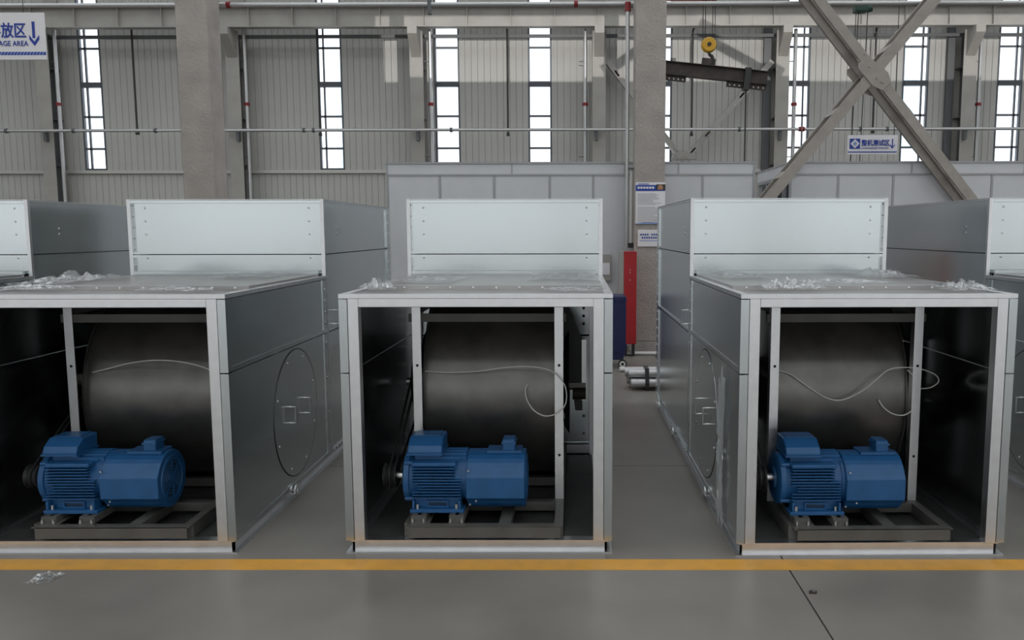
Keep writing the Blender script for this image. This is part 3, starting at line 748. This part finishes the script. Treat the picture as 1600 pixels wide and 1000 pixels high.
# ---------------------------------------------------------------- centrifugal fan
FY, FZ, FR = 1.33, .84, .69
FX0, FX1 = .375, 1.285
def make_fan():
    g = empty('centrifugal_fan')
    prof = [(FX0 + .01, FR), (FX1 - .01, FR)]
    m = MB()
    n = 72; vs = []; fs = []
    # scroll outline: almost round, growing towards the outlet at the rear top
    def rad(a): return FR
    for a_i in range(n):
        a = 2*math.pi*a_i/n
        for x_ in (FX0 + .012, FX1 - .012):
            vs.append((x_, FY + rad(a)*math.cos(a), FZ + rad(a)*math.sin(a)))
    for i in range(n): fs.append((2*i, 2*i + 1, (2*i + 3) % (2*n), (2*i + 2) % (2*n)))
    m.add(vs, fs).build('scroll_wrap', 'drum', g, True)
    for x_ in (FX0, FX1 - .012):
        MB().lathe_x([(x_, .30), (x_, FR + .018), (x_ + .012, FR + .018), (x_ + .012, .30), (x_, .30)], FY, FZ, 72).build('side_plate', 'drum', g)
    for x0, s in ((FX0, -1), (FX1, 1)):
        MB().lathe_x([(x0, .30), (x0 + s*.04, .33), (x0 + s*.09, .40)], FY, FZ, 40).build('inlet_cone', 'black', g, True)
    MB().tube([(.12, FY, FZ), (1.50, FY, FZ)], .03, 14).build('shaft', 'galv_dark', g, True)
    # galvanised uprights in front of and beside the scroll
    for x0 in (.325, 1.283):
        u = MB().box(x0, x0 + .058, .56, .566, .162, 1.50).box(x0, x0 + .006, .566, .62, .162, 1.50)
        up_ = u.build('upright', 'alu', g)
        for z in (.47, 1.09): MB().tube([(x0 + .03, .5585, z), (x0 + .03, .5605, z)], .010, 8).build('bolt_hole', 'gap', up_)
        MB().box(x0 - .0 if x0 < 1 else x0, x0 + .05, 1.12, 1.125, .162, 1.55).build('rear_upright', 'alu', g)
        MB().box(x0 + .012, x0 + .05, .62, 1.9, 1.44, 1.49).build('top_rail', 'skid', g)
        MB().box(x0 + .01, x0 + .05, .62, 1.12, .98, 1.02).build('side_strut', 'skid', g)
    MB().box(.30, 1.36, .57, .60, 1.385, 1.44).build('top_crossbar', 'skid', g)
    # bearing bracket at the right-hand side
    MB().prism([(1.295, 1.50), (1.345, 1.50), (1.475, 1.17), (1.475, .62), (1.42, .62), (1.40, .78), (1.295, .78)], 'y', 1.28, 1.30).build('bearing_plate', 'black', g)
    MB().box(1.47, 1.505, 1.262, 1.268, .70, 1.17).build('bearing_strap', 'alu', g)
    MB().box(1.32, 1.50, 1.25, 1.28, .80, .84).build('bearing_arm', 'drum', g)
    MB().tube([(1.40, 1.24, .76), (1.50, 1.24, .76)], .045, 12).build('bearing', 'iron', g, True)
    MB().box(1.30, 1.345, 1.0, 1.3, .62, .66).build('bearing_arm', 'drum', g)
    # fan pulley on the left
    MB().lathe_x([(.19, .04), (.19, .21), (.205, .195), (.255, .195), (.27, .21), (.27, .04)], FY, FZ, 32).build('fan_pulley', 'black', g, True)
    # skid of dark channels
    MB().box(.385, 1.33, .03, .036, .088, .160).box(.365, 1.345, .03, .09, .155, .162).build('front_channel', 'skid', g)
    for x0 in (.345, 1.29): MB().box(x0, x0 + .055, .09, 1.98, .079, .162).build('side_channel', 'skid', g)
    for y0 in (.50, 1.05, 1.6): MB().box(.40, 1.29, y0, y0 + .06, .10, .161).build('cross_channel', 'skid', g)
    for x0 in (.94, ): MB().box(x0, x0 + .075, .09, .50, .10, .161).build('long_channel', 'skid', g)
    for x0 in (.405, .62): MB().box(x0, x0 + .10, .09, .62, .162, .166).build('rail_pad', 'skid', g)
    return g

# ---------------------------------------------------------------- motor
def make_motor():
    """shaft along +X, origin under the motor on the rails; x=0 at the drive end bell"""
    g = empty('electric_motor')
    R, CZ, CY = .168, .192, 0.0
    MB().lathe_x([(0, 0), (0, .07), (.012, .075), (.012, .150), (.022, .170), (.055, .170), (.06, .158), (.075, .158), (.08, R - .012), (.415, R - .012), (.415, .165), (.44, .165), (.44, 0)], CY, CZ, 40).build('body', 'blue', g, True)
    for s in (-1, 1):                      # stacked fins on both flanks
        for k in range(11):
            z = CZ - .098 + k*.0196
            yy = math.sqrt(max(0, (R - .02)**2 - (z - CZ)**2))
            x1 = .40 if k < 7 else .36
            x0 = .085 if k not in (3, 4) else .12
            MB().box(x0, x1, min(s*(yy - .01), s*(R + .022)), max(s*(yy - .01), s*(R + .022)), z - .003, z + .003).build('cooling_fin', 'blue', g)
    MB().box(.08, .37, -R - .016, -.10, CZ + .108, CZ + .135).build('upper_ledge', 'blue', g, bevel=.008)
    for k in range(7):
        y = -.095 + k*.032; z1 = CZ + math.sqrt(R*R - y*y) + .016
        MB().box(.09, .425, y - .003, y + .003, z1 - .05, z1).build('top_fin', 'blue', g)
    for x0, z in ((.03, .12), (.03, -.12)):
        for s in (-1, 1): MB().tube([(x0 - .005, s*(.125), CZ + z), (x0 + .075, s*.125, CZ + z)], .014, 8).build('tie_bolt', 'blue', g)
    # feet
    for s in (-1, 1):
        f = MB()
        f.box(.07, .42, min(s*.10, s*.205), max(s*.10, s*.205), .0, .022)
        f.box(.09, .40, min(s*.11, s*.15), max(s*.11, s*.15), .022, .085)
        for x0 in (.085, .385): f.box(x0, x0 + .014, min(s*.12, s*.20), max(s*.12, s*.20), .022, .08)
        f.box(.175, .315, min(s*.15, s*.165), max(s*.15, s*.165), .022, .032).box(.175, .315, min(s*.15, s*.165), max(s*.15, s*.165), .06, .07)
        for x0 in (.175, .305): f.box(x0, x0 + .010, min(s*.15, s*.165), max(s*.15, s*.165), .032, .06)
        fo = f.build('foot', 'blue', g, bevel=.003)
        if s < 0: MB().box(.186, .304, -.152, -.1502, .033, .059).build('foot_slot', 'blue_dark', fo)
        for x0 in (.115, .37): MB().tube([(x0, s*.18, .022), (x0, s*.18, .052)], .011, 8).build('foot_bolt', 'screw', fo)
    # terminal box, wedge lid leaning towards the front
    MB().box(.09, .26, -.10, .09, CZ + R - .02, CZ + R + .05).build('terminal_neck', 'blue', g)
    t = MB().prism([(-.15, .0), (.095, .0), (.10, .10), (-.06, .10), (-.13, .055), (-.15, .02)], 'x', .05, .275).build('terminal_box', 'blue', g, bevel=.010); t.location.z = CZ + R + .012
    l = MB().prism([(-.155, .008), (-.155, -.004), (.1, -.004), (.1, .008)], 'x', .045, .28).build('lid_flange', 'blue', t); 
    MB().box(.075, .25, -.05, .085, .10, .105).build('lid_plate', 'blue', t)
    # forced ventilation cowl: octagon with rounded top
    CC = CZ - .014
    oc = []
    RC = .193
    for k in range(17):
        a = math.radians(200 - 220*k/16); oc.append((RC*math.cos(a)*1.0, CC + RC*math.sin(a)*.98))
    oc = []
    for a in list(range(25, 156, 10)): oc.append((RC*math.cos(math.radians(a)), CC + RC*math.sin(math.radians(a))))
    oc += [(-RC*1.0, CC + .055), (-RC*1.0, CC - .085)] + [(RC*math.cos(math.radians(a)), CC + RC*math.sin(math.radians(a))) for a in range(215, 326, 10)] + [(RC, CC - .085), (RC, CC + .055)]
    MB().prism(oc, 'x', .435, .815).build('fan_cowl', 'blue', g, bevel=.006)
    MB().lathe_x([(.8155, .155), (.822, .15), (.822, .135), (.8155, .13)], CY, CC, 32).build('grille_ring', 'blue', g, True)
    MB().lathe_x([(.8155, 0), (.8165, .14)], CY, CC, 24).build('grille_opening', 'blue_dark', g)
    for k in range(6):
        rr = .02 + k*.021
        MB().lathe_x([(.817, rr - .003), (.820, rr), (.817, rr + .003)], CY, CC, 28).build('grille_wire', 'blue', g)
    for a in range(0, 180, 45):
        c_, s_ = math.cos(math.radians(a)), math.sin(math.radians(a))
        MB().bar((.819, -.14*c_, CC - .14*s_), (.819, .14*c_, CC + .14*s_), .006, .004, (1, 0, 0)).build('grille_spoke', 'blue', g)
    MB().box(.56, .79, -.075, .075, CC + RC - .012, CC + RC + .008).build('cowl_plate', 'blue', g, bevel=.003)
    b = MB().prism([(-.06, 0), (.06, 0), (.06, .075), (-.045, .075), (-.06, .06)], 'x', .665, .745).build('small_box', 'blue', g, bevel=.005); b.location.z = CC + RC + .005
    MB().box(.658, .752, -.066, .066, .045, .056).build('small_box_lid', 'blue', b)
    for x0, z in ((.452, .10), (.50, -.10), (.452, -.145)):
        yy = RC + .001 if abs(z) < .11 else .13
        MB().tube([(x0, -yy - .004, CC + z), (x0, -yy + .012, CC + z)], .006, 8).build('cowl_screw', 'screw', g)
    # eye bolt near the cowl
    e = [( .40 + .022*math.cos(t), -.10, CZ + .125 + .022*math.sin(t)) for t in [2*math.pi*k/12 for k in range(13)]]
    MB().tube(e, .007, 6).build('eye_bolt', 'blue', g, True)
    # shaft, pulley and belts
    MB().tube([(-.05, 0, CZ), (0, 0, CZ)], .024, 14).build('shaft', 'screw', g, True)
    MB().lathe_x([(-.135, .02), (-.135, .080), (-.12, .066), (-.105, .080), (-.09, .066), (-.075, .080), (-.06, .066), (-.05, .078), (-.05, .02)], 0, CZ, 28).build('pulley', 'black', g, True)
    return g
def make_belt(mz, my):
    """loop from the motor pulley to the fan pulley, casing coordinates"""
    m = MB(); a1 = (my, mz, .075); a2 = (FY, FZ, .20)
    for x0 in (.212, .245):
        d = math.hypot(a2[0] - a1[0], a2[1] - a1[1]); th = math.atan2(a2[1] - a1[1], a2[0] - a1[0]); be = math.acos((a1[2] - a2[2])/d)
        pts = []
        for k in range(9): a = th + be + (2*math.pi - 2*be)*k/8; pts.append((x0, a1[0] + a1[2]*math.cos(a), a1[1] + a1[2]*math.sin(a)))
        for k in range(15): a = th - be + 2*be*k/14; pts.append((x0, a2[0] + a2[2]*math.cos(a), a2[1] + a2[2]*math.sin(a)))
        pts.append(pts[0]); m.tube(pts, .009, 6, False)
    return m.mesh('drive_belt', 'rubber', True)

casing0 = make_casing(); fan0 = make_fan(); motor0 = make_motor()
MS = .98
MX, MY, MZ = .300, .35, .206        # motor position within a casing
belt = bpy.data.objects.new('drive_belt', make_belt(MZ + .192*MS, MY)); COL.objects.link(belt); belt.parent = fan0; motor0.scale = (MS, MS, MS)
XLL = at(42, 311, D1).x - W; XRR = at(1545, 308, D1).x
spots = [(-3.7654, -.0228, .0086, 'left'), (-1.437, 0, 0, 'middle'), (.9719, -.0516, .0128, 'right'), (XLL, 0, 0, 'outer left'), (XRR, -.02, 0, 'outer right')]
first = True
where = {'left': 'left casing', 'middle': 'middle casing', 'right': 'right casing'}
rail0 = None
for x_, y_, r_, nm in spots:
    rot = Matrix.Translation((x_, y_, 0)) @ Matrix.Rotation(r_, 4, 'Z')
    c = casing0 if first else copy_tree(casing0)
    c.location = (x_, y_, 0); c.rotation_euler = (0, 0, r_)
    tag(c, {'left': 'open galvanised fan casing cut off by the left edge, blue motor inside', 'middle': 'open galvanised fan casing standing in the middle of the row',
            'right': 'open galvanised fan casing on the right with film hanging on its side', 'outer left': 'galvanised casing only partly in view at the far left edge',
            'outer right': 'galvanised casing only partly in view at the far right edge'}[nm], 'casing', 'fan casings in a row')
    if nm in where:
        f = fan0 if first else copy_tree(fan0); f.location = (x_, y_, 0); f.rotation_euler = (0, 0, r_)
        tag(f, 'dark steel centrifugal fan drum on a skid inside the ' + where[nm], 'fan', 'fans inside the casings')
        m = motor0 if first else copy_tree(motor0); m.location = rot @ Vector((MX, MY, MZ)); m.rotation_euler = (0, 0, r_)
        tag(m, 'blue electric motor with finned body inside the ' + where[nm], 'motor', 'blue motors inside the casings')
        for k, xr_ in enumerate((.385, .625)):
            g = empty('slide_rail', rot @ Vector((xr_, .1, .166)), r_)
            tag(g, ('left' if k == 0 else 'right') + ' dark slide rail under the motor in the ' + where[nm], 'rail', 'motor slide rails')
            if rail0 is None: rail0 = MB().box(0, .035, 0, .5, 0, .039).box(.06, .095, 0, .5, 0, .039).box(.035, .06, .0, .02, 0, .039).box(.035, .06, .48, .5, 0, .039).mesh('rail_body', 'skid'); bolt0 = MB().tube([(0, 0, -.002), (0, 0, .028)], .006, 8).tube([(0, 0, .004), (0, 0, .013)], .010, 6).mesh('adjusting_bolt', 'screw')
            o = bpy.data.objects.new('rail_body', rail0); COL.objects.link(o); o.parent = g
            for bx in (.012, .082): o = bpy.data.objects.new('adjusting_bolt', bolt0); COL.objects.link(o); o.parent = g; o.location = (bx, -.012, -.002)
    first = False

# ---------------------------------------------------------------- cables hanging over the drums
def smooth(pts, n=8):
    out = []
    P = [pts[0]] + pts + [pts[-1]]
    for i in range(1, len(P) - 2):
        a, b, c, d = P[i-1], P[i], P[i+1], P[i+2]
        for k in range(n):
            t = k/n; out.append(.5*((2*b) + (c - a)*t + (2*a - 5*b + 4*c - d)*t*t + (3*b - a - 3*c + d)*t**3))
    out.append(pts[-1]); return out
for lab, px in (('thin pale cable hanging across the drum in the left casing', [[(136, 584, .66), (165, 577, .63), (200, 568, .6), (240, 563, .53), (280, 565, .53), (315, 573, .53), (340, 584, .54)]]),
                ('thin pale cable ending in a ring on the drum of the middle casing', [[(664, 580, .66), (700, 582, .64), (745, 580, .62), (790, 574, .6), (830, 573, .57), (858, 578, .545), (874, 590, .53), (884, 607, .53), (884, 630, .53), (872, 645, .53), (852, 650, .53), (834, 641, .56), (823, 624, .58), (821, 608, .6), (826, 599, .62)]]),
                ('thin pale cable with wide loops on the drum of the right casing', [[(1212, 578, .62), (1235, 585, .6), (1262, 604, .58), (1290, 621, .57), (1315, 625, .56), (1345, 612, .55), (1368, 594, .54), (1388, 578, .54), (1412, 574, .53), (1440, 577, .54), (1462, 586, .6), (1466, 597, .62), (1452, 606, .6), (1432, 607, .56)],
                  [(1418, 578, .535), (1430, 592, .53), (1435, 612, .53), (1430, 635, .53), (1414, 648, .53), (1396, 647, .55), (1381, 637, .57), (1373, 625, .58)]])):
    m = MB()
    for line in px: m.tube(smooth([at(a, b, y) for a, b, y in line]), .0042, 6)
    o = m.build('cable', 'cable', None, True); tag(o, lab, 'cable', 'pale cables on the fan drums')

# ---------------------------------------------------------------- plastic film scraps
def film(label, c, sx, sy, h, seed, rot=(0, 0, 0), nx=26, ny=16, group='plastic film scraps'):
    rnd = random.Random(seed); from mathutils import noise
    vs = []; fs = []
    for j in range(ny + 1):
        for i in range(nx + 1):
            u, v = i/nx - .5, j/ny - .5
            e = Vector((u*7 + seed*3.1, v*5 + seed, seed*.7)); e2 = e*2.3
            edge = 1 + .35*noise.noise(Vector((u*3, v*3, seed*5.5)))
            hh = abs(noise.noise(e))*.9 + abs(noise.noise(e2))*.5
            fall = max(0, 1 - (2*u)**2)*max(0, 1 - (2*v)**2)
            vs.append((u*sx*edge + .02*noise.noise(e2 + Vector((9, 0, 0))), v*sy*edge + .02*noise.noise(e2 + Vector((0, 9, 0))), .004 + h*hh*(.25 + .75*fall)))
    for j in range(ny):
        for i in range(nx):
            a = j*(nx + 1) + i; fs.append((a, a + 1, a + nx + 2, a + nx + 1))
    o = MB().add(vs, fs).build('plastic_film', 'film', None, True); o.location = c; o.rotation_euler = rot
    tag(o, label, 'plastic film', group); return o
zr, zr2 = 1.618, 1.64
film('crumpled film scrap at the front left of the left casing roof', atz(60, 452, zr), .5, .22, .07, 1)
film('crumpled film scrap at the rear left of the left casing roof', Vector((-3.60, .95, zr2)), .35, .8, .10, 2)
film('small film wrinkle near the front right of the left casing roof', Vector((-2.55, .28, zr)), .5, .2, .05, 3)
film('long film wrinkle at the rear right of the left casing roof', Vector((-2.62, 1.55, zr2)), .5, .5, .05, 4)
film('film scrap curling at the front left corner of the middle casing roof', Vector((-1.28, .40, zr)), .22, .3, .11, 5, (0, 0, .5))
film('crumpled film along the left of the middle casing roof', Vector((-1.08, .95, zr2)), .42, .7, .06, 6)
film('crumpled film at the rear right of the middle casing roof', Vector((-.10, 1.35, zr2)), .5, .9, .06, 7)
film('flat film scrap at the front right of the middle casing roof', Vector((-.02, .28, zr)), .42, .3, .035, 8)
film('crumpled film lump at the front left of the right casing roof', Vector((1.38, .34, zr)), .42, .3, .11, 9)
film('long thin film wrinkle across the middle of the right casing roof', Vector((1.78, .62, zr2)), .6, .2, .05, 10)
film('crumpled film at the rear right of the right casing roof', Vector((2.36, 1.50, zr2)), .40, .8, .09, 11)
film('crumpled film lump at the right edge of the right casing roof', Vector((2.43, .30, zr)), .30, .45, .10, 12)
film('film strip at the rear left of the right casing roof', Vector((1.25, 1.4, zr2)), .4, .5, .05, 14)
film('small clear plastic scrap lying on the floor below the yellow line', atz(72, 905, .003), .14, .13, .06, 15, nx=18, ny=14)
fs_ = film('torn film strip hanging on the left side panel of the right casing', Vector((.962, .45, .52)), .95, .20, .05, 16, (0, -math.pi/2, .0128), 30, 12)
c = atz(1270, 927, 0); g = empty('metal_scrap', c); tag(g, 'tiny dark metal scrap lying on the floor below the right casing', 'scrap')
MB().prism([(-.022, -.008), (.018, -.012), (.024, .006), (-.006, .014), (-.02, .006)], 'z', .0005, .012).build('chip', 'iron', g); MB().box(-.004, .014, -.004, .006, .012, .018).build('flake', 'screw', g)
fs_.data.materials[0] = M['film_white']
